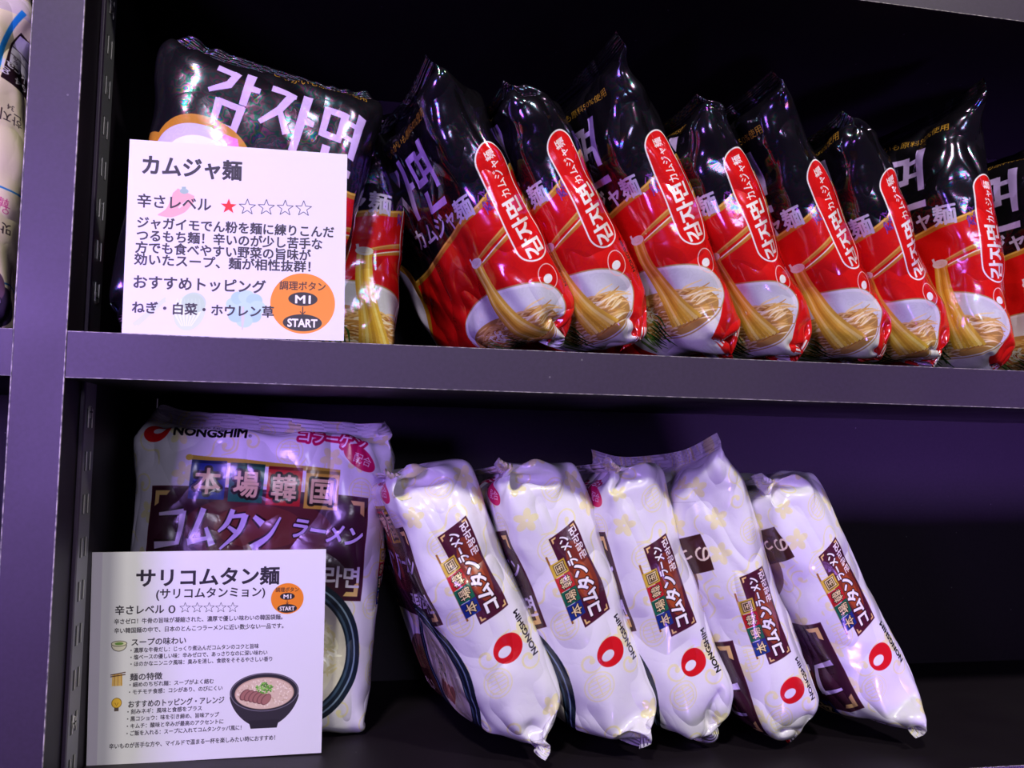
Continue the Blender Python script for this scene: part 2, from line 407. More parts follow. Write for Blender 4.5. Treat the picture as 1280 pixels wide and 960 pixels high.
# ------------------------------------------------------------------ the packets' print
K_, W_, RD, GOLD = (16, 14, 18), (238, 236, 242), (214, 22, 18), (190, 128, 40)
def bowl_black(c, cx, cy, a, b, rot, r0=0):
    rs = random.Random(5)
    # body of the bowl below the rim
    t = np.radians(np.linspace(-8, 188, 40)); rr = math.radians(rot)
    body = [(cx-a, cy), (cx+a, cy), (cx+a*.93, cy+.012), (cx+a*.70, cy+.024), (cx+a*.50, cy+.034), (cx+a*.42, cy+.060), (cx-a*.42, cy+.060), (cx-a*.6, cy+.034), (cx-a*.9, cy+.018)]
    c.poly(body, (226, 220, 226))
    c.ell(cx, cy, a, b, (178, 140, 96), rot=rot)
    c.ell(cx, cy, a-.0009, b-.0009, (222, 216, 228), rot=rot)
    c.ell(cx, cy-.001, a*.9, b*.86, (206, 204, 216), rot=rot)
    c.ell(cx-a*.05, cy+b*.30, a*.86, b*.62, (176, 132, 74), rot=rot)
    for k in range(190):
        u = rs.random()*6.28; q = rs.random()**.5
        x = cx-a*.04+a*.78*q*math.cos(u); y = cy+b*.32+b*.52*q*math.sin(u)
        L_ = rs.uniform(.004, .013); d = rs.uniform(-.6, .6)
        col = rs.choice([(216, 170, 96), (236, 206, 150), (244, 228, 196), (196, 140, 66), (160, 104, 48), (228, 184, 120)])
        p = [(x-L_, y-d*L_*.4), (x, y-L_*.35+rs.uniform(0, .003)), (x+L_, y+d*L_*.5)]
        c.stroke(p, [.0005, .0013, .0005], col, smooth=5)
    # greens, chilli and onion to the left
    for k in range(26):
        x = cx-a*.72+rs.uniform(0, a*.5); y = cy+b*.1+rs.uniform(0, b*.75)
        c.stroke([(x, y), (x+.004, y+.004), (x+.005+rs.uniform(0, .005), y+.012)], [.0004, .0016, .0006], rs.choice([(52, 92, 36), (84, 128, 50), (36, 66, 30), (120, 150, 80)]), smooth=5)
    for k in range(6):
        x = cx-a*.5+rs.uniform(-.004, .012); y = cy+b*.1+rs.uniform(0, b*.4)
        c.stroke([(x, y), (x+.003, y+.003)], [.0012, .0004], (176, 30, 22))
    for k in range(7):
        x = cx-a*.45+rs.uniform(0, .022); y = cy-b*.05+rs.uniform(0, b*.35)
        c.ring(x, y, .003, .0018, .0009, (240, 236, 228), rot=rs.uniform(0, 90), t0=0, t1=250)
def art_black(tilted=False):
    W, T, L = .135, .043, .212; P = 2*(W+T); c = Canvas(P, L+EXTRA, 4300, K_, TOPX)
    R0 = T/2+W; S1 = R0+T      # ridge between face and side, far edge of the side
    # red lower part, gold wave on its upper edge
    def wave(x): return .1015-.012*math.sin((x-R0+.055)/.05)-(.012*max(x-R0, 0)/T) if x < S1 else .088+.02*((x-S1)/(P-S1))
    xs = np.linspace(0, P, 120)
    top = [(x, wave(x)) for x in xs]
    c.poly(top+[(P, L+EXTRA), (0, L+EXTRA)], RD)
    c.stroke(top, .0042, GOLD); c.stroke([(x, y-.0012) for x, y in top], .0012, (226, 178, 84))
    # darker red glow behind the bowl
    c.ell(R0-.05, .145, .06, .03, (176, 16, 16), .35)
    # gold rimmed white dish at the far left of the face
    c.ell(.008, .128, .044, .046, GOLD); c.ell(.008, .1305, .039, .0425, (214, 200, 232)); c.ell(.004, .129, .028, .034, (240, 238, 246))
    c.poly([(.022, .091), (.032, .090), (.036, .094), (.029, .101)], (226, 128, 206))
    # chopsticks
    for dy, w0 in ((0, .0055), (.0068, .0045)):
        c.poly([(R0-.02, .1195+dy*.6), (S1+.004, .095+dy), (S1+.004, .095+dy+w0), (R0-.02, .1215+dy*.6)], (196, 124, 44))
        c.poly([(R0-.02, .1195+dy*.6), (S1+.004, .095+dy), (S1+.004, .095+dy+w0*.35), (R0-.02, .1203+dy*.6)], (222, 166, 86))
    c.stroke([(R0-.012, .1215), (S1, .1025)], .0007, (250, 240, 232))
    bowl_black(c, R0-.019, .1655, .0475, .0255, 6)
    # noodles lifted from the bowl
    x0, y0 = R0-.018, .119
    for k in range(9):
        o = (k-4)*.00125; col = [(216, 166, 52), (232, 190, 76), (242, 216, 122), (222, 178, 62), (196, 146, 40)][k % 5]
        c.stroke([(x0+o*.8, y0), (x0+.001+o, y0+.02), (x0+.006+o*1.3, y0+.042), (x0+.012+o*2.1, y0+.064)], [.0018, .002, .0021, .0022], col, smooth=6)
    c.ring(x0, y0+.0006, .0052, .0022, .0017, (236, 230, 222)); c.ell(x0, y0, .005, .0018, (230, 222, 210))
    c.stroke([(x0-.005, y0-.004), (x0-.004, y0+.001)], .002, (232, 226, 226))
    # bottom right corner beyond the bowl
    # Korean name in broad wedge strokes
    def kor(x, y, s, col, rot=0.):
        cr_, sr_ = math.cos(math.radians(rot)), math.sin(math.radians(rot))
        def q(pts, ws):
            c.stroke([(x+(a*cr_-b*sr_)*s, y+(a*sr_+b*cr_)*s) for a, b in pts], [w*s for w in ws], col)
        # gam
        q([(.02, .10), (.36, .10)], [.13, .11]); q([(.35, .05), (.27, .32), (.0, .52)], [.12, .13, .07])
        q([(.56, -.02), (.56, .56)], [.16, .12]); q([(.56, .26), (.76, .26)], [.11, .10])
        q([(.18, .62), (.60, .62)], [.10, .10]); q([(.18, .98), (.58, .98)], [.10, .10]); q([(.2, .58), (.22, 1.03)], [.13, .10]); q([(.56, .58), (.54, 1.03)], [.13, .11])
        # ja
        q([(.92, .12), (1.34, .12)], [.12, .10]); q([(1.28, .10), (1.12, .45), (.88, .72)], [.14, .12, .08]); q([(1.12, .42), (1.34, .76)], [.09, .13])
        q([(1.52, -.02), (1.5, .98)], [.16, .13]); q([(1.52, .45), (1.72, .45)], [.12, .10])
        # myeon
        q([(1.84, .12), (2.2, .12)], [.11, .11]); q([(1.86, .52), (2.2, .52)], [.11, .11]); q([(1.88, .07), (1.88, .57)], [.13, .11]); q([(2.18, .07), (2.16, .57)], [.13, .11])
        q([(2.46, -.02), (2.44, .74)], [.16, .12]); q([(2.2, .2), (2.45, .2)], [.08, .08]); q([(2.18, .44), (2.45, .44)], [.08, .08])
        q([(2.0, .68), (2.0, 1.02)], [.14, .12]); q([(1.95, .98), (2.5, .98)], [.10, .12])
    if tilted:
        c.poly([(0, .085), (.040, .10), (.046, L+EXTRA), (0, L+EXTRA)], K_)
        side_cover = lambda: c.rect(R0+.004, 0, P, L+EXTRA, K_)
        kor(.049, .031, .0420, (206, 176, 240), rot=4)
        c.ell(.052, .096, .034, .026, GOLD); c.ell(.052, .0985, .0325, .0225, (206, 192, 228)); c.ell(.052, .099, .022, .016, (240, 238, 246))
        c.poly([(.061, .077), (.073, .078), (.075, .083), (.067, .084)], (226, 128, 206))
    else: kor(.030, .032, .0425, (206, 176, 240))
    if not tilted: c.text('カムジャ麺', R0-.040, .0855, .0158, (200, 188, 222), bold=.03)
    c.text('じゃがいも原料50%使用', R0-.036, .0225, .0066, (196, 142, 44), rot=-3)
    # violet brush figure beside the label
    rs = random.Random(3)
    for k in range(26):
        x = R0+.004+rs.uniform(0, .006); y = .082+rs.uniform(0, .012)
        c.stroke([(x, y), (x+rs.uniform(-.003, .003), y+rs.uniform(.001, .004))], .0007, rs.choice([(104, 44, 150), (140, 60, 160), (84, 40, 130)]))
    # red label on the side
    cx = P/2+.001; ya, yb = .0585, .1375; hw = .0110
    def pill(r, col):
        t = np.radians(np.linspace(180, 360, 24)); u = np.radians(np.linspace(0, 180, 24))
        c.poly([(cx+r*math.cos(a), ya+hw+r*math.sin(a)) for a in t]+[(cx+r*math.cos(a), yb-hw+r*math.sin(a)) for a in u], col)
    pill(hw+.0011, (250, 244, 244)); pill(hw, (224, 22, 20))
    c.text('감자면', cx, .1158, .0148, (252, 246, 246), w=.039, rot=-90, bold=.035)
    c.text('カムジャ麺', cx-.0002, .0787, .0086, (252, 240, 240), w=.031, rot=-90, bold=.02)
    # egg mark and maker's name
    c.ring(cx, .1505, .0066, .0082, .0007, (246, 200, 200)); c.ell(cx-.001, .1515, .0034, .0029, (246, 244, 244))
    c.text('NONGSHIM', cx+.0118, .1500, .0052, (30, 10, 12), w=.0235, rot=-90, bold=.015)
    if tilted: side_cover()
    # bottom code stripes
    for k in range(40): c.rect(R0-.02+k*.0022, L-.009, R0-.0188+k*.0022, L-.001, (232, 230, 236))
    
    return c.image('black_packet_print'), P, L
def scrolls(c, P, L, seed, col=(232, 223, 180)):
    rs = random.Random(seed)
    for gx in np.arange(0, P, .024):
        for gy in np.arange(-.03, L, .025):
            x, y = gx+rs.uniform(-.006, .006), gy+rs.uniform(-.006, .006); k = rs.random(); r0 = rs.uniform(0, 6.28)
            if k < .3:
                for j in range(5):
                    a = r0+j*1.2566
                    c.ell(x+.0044*math.cos(a), y+.0044*math.sin(a), .0036, .0024, col, rot=math.degrees(a))
            elif k < .85:
                pts = []
                for j in range(16):
                    a = r0+j*.42; r = .0085-.00048*j
                    pts.append((x+r*math.cos(a), y+r*math.sin(a)))
                c.stroke(pts, np.linspace(.0008, .002, 16), col); c.ell(*pts[-1], .0018, .0018, col)
                a = r0; c.stroke([pts[0], (pts[0][0]+.008*math.sin(a), pts[0][1]-.008*math.cos(a)), (pts[0][0]+.015*math.sin(a+.6), pts[0][1]-.015*math.cos(a+.6))], [.001, .0016, .0006], col, smooth=5)
            else:
                for w_ in (.009, .0066): c.ring(x, y, w_, w_, .0007, col)
                for j in range(-2, 3): c.stroke([(x-.006, y+j*.0025), (x+.006, y+j*.0025)], .0006, col)
                c.stroke([(x, y-.006), (x, y+.006)], .0006, col)
MAR = (74, 24, 46)
def corner(c, x, y, sx, sy, s):
    c.poly([(x, y), (x+sx*s, y), (x+sx*s*.8, y+sy*s*.3), (x+sx*s*.3, y+sy*s*.3), (x+sx*s*.3, y+sy*s*.8), (x, y+sy*s)], (226, 186, 120))
FL = [('本', (28, 48, 128)), ('場', (26, 98, 74)), ('韓', (186, 34, 40)), ('国', (206, 172, 60))]
def komtan(c, x, y, s, rot=0.):
    """brush lettered katakana, s = glyph height"""
    cr_, sr_ = math.cos(math.radians(rot)), math.sin(math.radians(rot))
    S = [[((0, .12), (.62, .05)), (.07, .13)], [((.60, .02), (.58, .45), (.52, .86)), (.15, .12, .10)], [((-.05, .90), (.56, .82)), (.16, .08)],
         [((1.12, -.05), (1.0, .35), (.82, .78)), (.13, .12, .07)], [((.78, .80), (1.38, .66)), (.15, .07)], [((1.22, .42), (1.42, .86)), (.08, .15)],
         [((1.86, -.05), (1.74, .3), (1.54, .52)), (.11, .11, .06)], [((1.78, .14), (2.2, .08)), (.08, .10)], [((2.2, .05), (2.05, .5), (1.62, .95)), (.14, .12, .05)], [((1.78, .38), (2.06, .56)), (.07, .12)],
         [((2.42, .1), (2.66, .28)), (.10, .16)], [((3.12, .08), (2.86, .56), (2.42, .9)), (.05, .10, .17)]]
    for pts, ws in S:
        c.stroke([(x+(a*cr_-b*sr_)*s, y+(a*sr_+b*cr_)*s) for a, b in pts], [w*s*1.9 for w in ws], (44, 14, 24), smooth=6)
    for pts, ws in S:
        c.stroke([(x+(a*cr_-b*sr_)*s, y+(a*sr_+b*cr_)*s) for a, b in pts], [w*s*1.15 for w in ws], (216, 198, 240), smooth=6)
def art_white():
    W, T, L = .155, .052, .225; P = 2*(W+T); c = Canvas(P, L+EXTRA, 4300, (226, 221, 234), TOPX)
    R0 = T/2+W; S1 = R0+T
    scrolls(c, P, L+EXTRA, 4)
    f0 = T/2
    def egg(x, y, a, b, rot=0, hx=-.28, hy=.1):
        c.ell(x, y, a, b, (206, 20, 32), rot=rot); c.ell(x+a*hx, y+b*hy, a*.46, b*.36, (226, 220, 236), rot=rot)
    c.oy -= .010
    # ---- face
    egg(f0+.002, .0215, .0098, .0078, -20, .1, -.15)
    c.text('Lovely Life Lovely Food', f0+.039, .0140, .0055, (34, 20, 44), w=.046)
    c.text('NONGSHIM', f0+.038, .0220, .0100, (16, 10, 20), w=.048, bold=.045)
    c.text('®', f0+.0645, .0240, .003, (16, 10, 20))
    c.text('コラーゲン', R0-.034, .0225, .0108, (246, 214, 236), w=.046, outline=((196, 20, 88), .16), bold=.02, rot=3)
    c.ell(R0-.014, .0335, .013, .0065, (206, 24, 96), rot=28); c.text('配合', R0-.012, .0345, .0068, (244, 220, 236), rot=12)
    px0, px1, py0, py1 = f0+.004, R0-.005, .059, .128
    c.rect(px0, py0, px1, py1, MAR); c.rect(px0+.001, py0+.001, px1-.001, py1-.001, (62, 26, 44))
    c.ell((px0+px1)/2, .085, .05, .022, (116, 50, 42), .55); c.ell((px0+px1)/2, .083, .03, .014, (150, 70, 50), .4)
    for a, b, sx, sy in ((px0+.003, py0+.003, 1, 1), (px1-.003, py0+.003, -1, 1), (px0+.003, py1-.003, 1, -1), (px1-.003, py1-.003, -1, -1)): corner(c, a, b, sx, sy, .010)
    c.stroke([(f0+.026, .0405), (R0-.027, .0445)], .0032, (176, 150, 50)); c.ell(f0+.0265, .0405, .0024, .002, (206, 180, 70))
    for k, (ch, col) in enumerate(FL):
        x = f0+.040+k*.0255; y = .0545+k*.0008
        c.rect(x-.0115, y-.0125, x+.0115, y+.0125, col); c.rect(x-.0115, y-.0125, x+.0115, y-.0105, tuple(int(v*.6) for v in col))
        c.text(ch, x, y+.001, .0175, (226, 196, 150), bold=.03, outline=((30, 14, 16), .09))
    komtan(c, f0+.011, .074, .0255)
    c.text('ラーメン', R0-.032, .084, .0145, (216, 198, 240), w=.047, bold=.035, outline=((44, 14, 24), .05), rot=5, shear=.2)
    c.text('곰탕라면', R0-.033, .1125, .015, (224, 214, 236), w=.05, bold=.03)
    # bowl
    rs = random.Random(11); bx, by = f0+.104, .1635
    c.ell(bx-.045, by+.012, .045, .032, (96, 60, 44), .8); c.ell(bx-.05, by+.01, .03, .02, (126, 84, 56), .8)
    for k in range(30):
        x, y = bx-.075+rs.uniform(0, .04), by-.012+rs.uniform(0, .045)
        c.stroke([(x, y), (x+.005, y+.004), (x+.006, y+.011)], [.0006, .002, .0006], rs.choice([(86, 110, 52), (150, 96, 66), (170, 130, 80), (120, 60, 50)]), smooth=4)
    c.ell(bx, by, .0485, .0500, (24, 34, 50)); c.ring(bx, by, .0445, .046, .0012, (120, 140, 168)); c.ring(bx, by, .0405, .042, .0016, (58, 78, 104))
    c.ell(bx, by, .0385, .0395, (214, 206, 196)); c.ell(bx-.002, by+.002, .034, .035, (226, 218, 196))
    for k in range(150):
        u = rs.random()*6.28; q = rs.random()**.5*.031; x, y = bx+q*math.cos(u), by+q*math.sin(u); a = rs.random()*6.28; l_ = rs.uniform(.003, .008)
        c.stroke([(x-l_*math.cos(a), y-l_*math.sin(a)), (x+.002*math.sin(a), y), (x+l_*math.cos(a+.5), y+l_*math.sin(a+.5))], [.0008, .0024, .0008], rs.choice([(240, 234, 210), (228, 220, 184), (206, 200, 160), (246, 242, 228), (218, 206, 160)]), smooth=4)
    for k in range(14):
        u = rs.random()*6.28; q = rs.random()*.02
        c.ell(bx-.01+q*math.cos(u), by-.01+q*math.sin(u), .0014, .0009, (110, 140, 60), rot=rs.uniform(0, 90))
    for k in range(4):
        c.ell(bx-.014+k*.006, by+.014+k*.001, .0085, .005, (150, 96, 80), rot=-40); c.ring(bx-.014+k*.006, by+.014+k*.001, .0085, .005, .0006, (196, 150, 130), rot=-40)
    # brown banner low on the left of the face
    c.poly([(f0-.002, .178), (f0+.048, .172), (f0+.051, .197), (f0+.002, .203)], (66, 34, 30)); 
    c.text('のっぱい', f0+.023, .1875, .0125, (232, 214, 190), rot=-5, bold=.02)
    c.oy += .010
    # ---- the narrow side
    cx = P/2+.002; la, lb, lw = .0665, .1290, .0106
    c.rect(cx-lw, la, cx+lw, lb, MAR); c.ell(cx+.001, (la+lb)/2, .008, .022, (150, 62, 34), .7); c.ell(cx, (la+lb)/2+.004, .0055, .013, (186, 84, 40), .6)
    for a, b, sx, sy in ((cx-lw+.0012, la+.0012, 1, 1), (cx+lw-.0012, la+.0012, -1, 1), (cx-lw+.0012, lb-.0012, 1, -1), (cx+lw-.0012, lb-.0012, -1, -1)): corner(c, a, b, sx, sy, .0036)
    c.text('コムタン', cx-.0002, .1085, .0118, (246, 240, 248), w=.034, rot=-90, bold=.045, outline=((44, 14, 24), .05), shear=.1)
    c.text('ラーメン', cx-.0022, .0800, .0080, (246, 240, 248), w=.020, rot=-90, bold=.04, outline=((44, 14, 24), .05), shear=.1)
    c.text('곰탕라면', cx+.0064, .0800, .0062, (244, 236, 244), w=.0215, rot=-90, bold=.03)
    c.stroke([(cx-lw-.006, la+.0095), (cx-lw-.006, lb-.006)], .0012, (150, 96, 40))
    for k, (ch, col) in enumerate(FL):
        y = lb-.0125-k*.0098; x = cx-lw-.0012
        c.rect(x-.0052, y-.0047, x+.0052, y+.0047, col)
        c.text(ch, x+.0004, y, .0076, (236, 214, 160), rot=-90, bold=.02, outline=((30, 14, 16), .05))
    egg(cx-.001, .1515, .0098, .0088)
    c.text('NONGSHIM', cx+.0135, .1500, .0062, (14, 10, 20), w=.030, rot=-90, bold=.035)
    # nutrition box on the back face near the side
    c.rect(S1+.006, .12, S1+.05, .19, (206, 200, 214))
    for k in range(9): c.stroke([(S1+.006, .12+k*.0078), (S1+.05, .12+k*.0078)], .0004, (60, 56, 80))
    for x in (S1+.006, S1+.05): c.stroke([(x, .12), (x, .19)], .0005, (60, 56, 80))
    c.rect(0, L-.010, P, L-.0095, (196, 190, 206))
    im1 = c.image('white_packet_print')
    a = c.a; fa, fb = int((f0)*c.ppm), int((R0+.004)*c.ppm)
    n0 = int(TOPX*c.ppm); n1 = n0+int(L*c.ppm); a[n0:n1, fa:fb] = a[n0:n1][::-1, fa:fb][:, ::-1].copy()
    return im1, c.image('white_packet_print_turned'), P, L
# ------------------------------------------------------------------ small printed cards and the cream packet's print
INK = (38, 32, 44)
def badge(c, x, y, r, k=1.):
    c.ell(x, y, r, r*.97, (240, 136, 24))
    c.text('調理ボタン', x-.02*r, y-.56*r, .31*r, (70, 36, 20), w=1.42*r, bold=.02)
    c.ell(x, y-.14*r, .45*r, .22*r, (34, 28, 34)); c.text('M1', x, y-.14*r, .36*r, (250, 240, 235), w=.46*r, bold=.035)
    c.stroke([(x, y+.10*r), (x, y+.34*r)], .035*r, (60, 30, 20)); c.stroke([(x-.08*r, y+.26*r), (x, y+.35*r), (x+.08*r, y+.26*r)], .03*r, (60, 30, 20))
    c.ell(x, y+.62*r, .60*r, .27*r, (34, 28, 34)); c.text('START', x, y+.62*r, .36*r, (250, 240, 235), w=.9*r, bold=.035)
def card_one():
    k = .1230/275; c = Canvas(275*k, 253.5*k, 9000, (226, 222, 232))
    def m(cx, cy):
        px, py = cx/3.2+140, cy/3.2+140
        return (px-163+.035*(py-159))*k, (py-159-.0696*(px-163))/(257-.0256*(px-163))*253.5*k
    def T(s, x0, x1, y, h, **kw):
        a = m(x0, y-(0)); b = m(x1, y); X, Y = m((x0+x1)/2, y)
        c.text(s, X, Y, h*k, INK, w=(b[0]-a[0]), **kw)
    # pale pictures under the lettering
    def P(*pts): return [m(*p) for p in pts]
    c.stroke(P((292, 285), (280, 310), (258, 345), (225, 372), (182, 382)), [.010, .0125, .0105, .006, .0006], (238, 168, 166), smooth=6)
    c.stroke(P((283, 262), (284, 282)), [.0022, .0022], (150, 178, 166)); c.ell(*m(284, 281), .0024, .0016, (156, 184, 172))
    c.stroke(P((300, 318), (262, 352)), .001, (246, 214, 212))
    for o in (0, 12): c.stroke(P((90+o, 842), (165+o*.6, 775), (212, 730+o)), [.0022, .002, .0012], (206, 218, 202), smooth=4)
    c.ell(*m(305, 790), .0082, .0112, (204, 222, 190), rot=18); 
    for j in range(-3, 4): c.stroke(P((300+j*14, 735), (296+j*16, 790), (292+j*6, 850)), [.0004, .0012, .0005], (228, 236, 206), smooth=4)
    c.ell(*m(322, 752), .0065, .006, (174, 204, 172), .7)
    for j, (x, y) in enumerate([(480, 760), (500, 735), (530, 730), (560, 745), (572, 775), (555, 810), (520, 830), (488, 808), (522, 780)]):
        c.ell(*m(x, y), .0046, .0040, (170, 206, 212) if j % 2 else (184, 216, 216))
    c.stroke(P((515, 770), (514, 820), (512, 868)), [.0012, .002, .0006], (206, 204, 214), smooth=4)
    T('カムジャ麺', 124, 513, 182, 27.5, bold=.032)
    T('辛さレベル', 103, 390, 330, 19, bold=.02)
    for j, (x, y) in enumerate([(460, 345), (535, 348), (612, 350), (689, 353), (765, 356)]):
        X, Y = m(x, y); 
        if j == 0: c.star(X, Y, .0047, (222, 22, 28))
        else: c.star(X, Y, .0049, (50, 46, 56), line=.0004)
    T('ジャガイモでん粉を麺に練りこんだ', 103, 890, 436, 16.2, bold=.026)
    T('つるもち麺！辛いのが少し苦手な', 101, 840, 488, 16.2, bold=.026)
    T('方でも食べやすい野菜の旨味が', 96, 792, 537, 16.2, bold=.026)
    T('効いたスープ、麺が相性抜群！', 92, 790, 586, 16.2, bold=.026)
    T('おすすめトッピング', 90, 606, 676, 18.5, bold=.026)
    X, Y = m(757, 760); badge(c, X, Y, 41.5*k)
    T('ねぎ・白菜・ホウレン草', 84, 638, 782, 16.2, bold=.026)
    return c.image('card_one_print'), 275*k, 253.5*k
def card_two():
    k = .1457/298; c = Canvas(298*k, 277*k, 8600, (232, 229, 237))
    def m(cx, cy):
        px, py = cx/3.2+90, cy/3.2+660
        t = 676-.0235*(px-112); H = 284-.0436*(px-112)
        y = (py-t)/H*277
        return (px-112+y*.025)*k, y*k
    def T(s, x0, x1, y, h, c0=INK, **kw):
        a = m(x0, y); b = m(x1, y); X, Y = m((x0+x1)/2, y)
        c.text(s, X, Y, h*k, c0, w=(b[0]-a[0]), **kw)
    c.rect(0, 0, .0062, 277*k, (214, 206, 224))
    T('サリコムタン麺', 245, 824, 152, 25.5, bold=.03)
    T('(サリコムタンミョン)', 322, 765, 220, 15, bold=.02)
    T('辛さレベル', 160, 352, 295, 13, bold=.02); T('0', 370, 398, 291, 15, bold=.0)
    for j in range(5): c.star(*m(437+j*48.5, 286-j*.6), .0035, (80, 76, 86), line=.0003)
    T('辛さゼロ！牛骨の旨味が凝縮された、濃厚で優しい味わいの韓国袋麺。', 156, 838, 334, 7.6, bold=.02)
    T('辛い韓国麺の中で、日本のとんこつラーメンに近い数少ない一品です。', 156, 842, 372, 7.6, bold=.02)
    T('スープの味わい', 224, 440, 430, 10.2, bold=.02)
    T('・濃厚な牛骨だし：じっくり煮込んだコムタンのコクと旨味', 220, 738, 458, 7, bold=.02)
    T('・塩ベースの優しい味：辛みゼロで、あっさりなのに深い味わい', 220, 774, 486, 7, bold=.02)
    T('・ほのかなニンニク風味：臭みを消し、食欲をそそるやさしい香り', 220, 794, 514, 7, bold=.02)
    T('麺の特徴', 218, 345, 580, 10.2, bold=.02)
    T('・細めのちぢれ麺：スープがよく絡む', 216, 552, 607, 7, bold=.02)
    T('・モチモチ食感：コシがあり、のびにくい', 214, 588, 637, 7, bold=.02)
    T('おすすめのトッピング・アレンジ', 212, 595, 688, 10, bold=.02)
    T('・刻みネギ：風味と食感をプラス', 208, 504, 722, 7, bold=.02)
    T('・黒コショウ：味を引き締め、旨味アップ', 207, 574, 750, 7, bold=.02)
    T('・キムチ：酸味と辛みが最高のアクセントに', 206, 592, 780, 7, bold=.02)
    T('・ご飯を入れる：スープに入れてコムタンクッパ風に！', 205, 666, 808, 7, bold=.02)
    T('辛いものが苦手な方や、マイルドで温まる一杯を楽しみたい時におすすめ！', 137, 806, 856, 7.4, bold=.02)
    X, Y = m(859, 242); badge(c, X, Y, 21.5*k)
    # little pictures: soup bowl, noodles on chopsticks, light bulb
    x, y = m(175, 440); c.ell(x, y+.0008, .0047, .0042, (70, 64, 62), t0=0, t1=180); c.ell(x, y+.0008, .0043, .0038, (226, 218, 200), t0=0, t1=180)
    c.ell(x, y, .0048, .0019, (70, 64, 62)); c.ell(x, y, .0044, .0015, (226, 222, 190)); c.ell(x, y, .0026, .0009, (110, 150, 70))
    x, y = m(168, 590)
    for j in range(6): c.stroke([(x-.0026+j*.001, y-.003), (x-.0027+j*.00105, y+.0045)], .0009, (214, 160, 60) if j % 2 else (238, 190, 96))
    for o in (0, .0014): c.stroke([(x-.0042, y-.0026+o*.8), (x+.0048, y-.0040+o)], .0006, (84, 44, 34))
    x, y = m(165, 698); c.ell(x, y-.0008, .0031, .0033, (150, 110, 30)); c.ell(x, y-.0008, .0027, .0029, (246, 196, 66)); c.rect(x-.0013, y+.0022, x+.0013, y+.0044, (90, 74, 66)); c.stroke([(x-.001, y-.001), (x, y+.001), (x+.001, y-.001)], .0004, (170, 110, 20))
    # the big bowl
    x, y = m(762, 672); a, b = 45*k, 26*k
    t = np.radians(np.linspace(-4, 184, 40))
    c.poly([(x+a*math.cos(u)*(1-.18*max(math.sin(u), 0)), y-3*k+(41*k if math.sin(u) > 0 else b)*math.sin(u)) for u in t], (48, 42, 50))
    c.poly([(x-20*k, y+28*k), (x+20*k, y+28*k), (x+17*k, y+39*k), (x-17*k, y+39*k)], (38, 33, 40))
    y -= 9*k
    c.ell(x, y, a, b, (40, 36, 44)); c.ring(x, y, a*.97, b*.96, .0006, (116, 108, 120)); c.ell(x, y+.0006, a*.86, b*.82, (196, 160, 136)); c.ell(x, y+.0008, a*.83, b*.78, (222, 196, 170))
    rs = random.Random(2)
    for j in range(150):
        u = rs.random()*6.28; q = rs.random()**.5
        c.ell(x+a*.78*q*math.cos(u), y+b*.7*q*math.sin(u)+.0006, .0007, .0004, rs.choice([(236, 216, 190), (206, 176, 146), (242, 226, 206)]), rot=rs.uniform(0, 180))
    for j in range(6):
        xx, yy = x-.0125+j*.0027, y+.0012+j*.0007
        c.ell(xx, yy, .0042, .0026, (126, 78, 74), rot=-50); c.ell(xx+.0003, yy, .0036, .0021, (166, 112, 102), rot=-50)
    for j in range(60):
        u = rs.random()*6.28; q = rs.random()**.5
        c.ell(x+.0005+.006*q*math.cos(u), y-.0028+.0034*q*math.sin(u), .0008, .0005, rs.choice([(92, 160, 50), (132, 196, 76), (70, 130, 40), (160, 210, 110)]), rot=rs.uniform(0, 180))
    return c.image('card_two_print'), 298*k, 277*k
def art_cream():
    W, T, L = .135, .04, .225; P = 2*(W+T); c = Canvas(P, L+EXTRA, 4300, (236, 222, 180), TOPX)
    c.rect(0, 0, P, .012, (206, 190, 190)); s0, s1 = T/2+W/2, 1/1990.
    def m(px, py): return (s0+.0775+(px-42)*s1*1.0, .006+(py-3)*s1*1.03)
    c.stroke([m(38, 8), m(30, 26), m(20, 60), m(13, 100), m(6, 150), m(-4, 215), m(-10, 300)], .0030, (30, 126, 200), smooth=5)
    c.stroke([m(-60, 214), m(0, 218), m(30, 224), m(80, 226)], .0011, (40, 130, 196), smooth=4)
    c.stroke([m(-60, 322), m(0, 328), m(14, 332), m(80, 336)], .0011, (40, 110, 170), smooth=4)
    c.poly([m(41, 30), m(31, 48), m(19, 95), m(90, 118), m(100, 50)], (40, 22, 30))
    c.poly([m(41, 34), m(33, 50), m(29, 72), m(100, 92), m(100, 40)], (214, 204, 226))
    for a, b in ((50, 68), (60, 80)): c.stroke([m(31, a), m(100, b)], .0005, (40, 22, 30))
    c.text('kcal', *m(38, 80), .0068, (226, 218, 230), rot=194, w=.018, bold=.02); c.text('64 g', *m(38, 92), .0068, (226, 218, 230), rot=194, w=.02)
    c.text('%', *m(38, 67), .006, (60, 40, 70), rot=190); c.text('34', *m(32, 127), .0048, (50, 36, 40), rot=186); c.text('한지', *m(34, 139), .0085, (50, 36, 40), rot=186)
    c.text('韓国라면', *m(8, 238), .006, (206, 60, 120), w=.026, rot=186); c.text('오리지널맛', *m(8, 246), .006, (206, 60, 120), w=.028, rot=186)
    c.text('맛있는 면', *m(6, 268), .0072, (50, 34, 40), w=.034, rot=184, bold=.02)
    c.ell(*m(8, 378), .026, .020, (44, 34, 50), rot=-30); c.ell(*m(16, 338), .008, .010, (96, 70, 84)); 
    for j, ch in enumerate('안성탕'): c.text(ch, *m(14-j*2, 352+j*20), .013, (150, 132, 160), rot=160, bold=.03, outline=((30, 22, 34), .05))
    c.poly([m(-30, 395), m(22, 400), m(22, 425), m(-30, 425)], (150, 110, 110))
    return c.image('cream_packet_print'), P, L
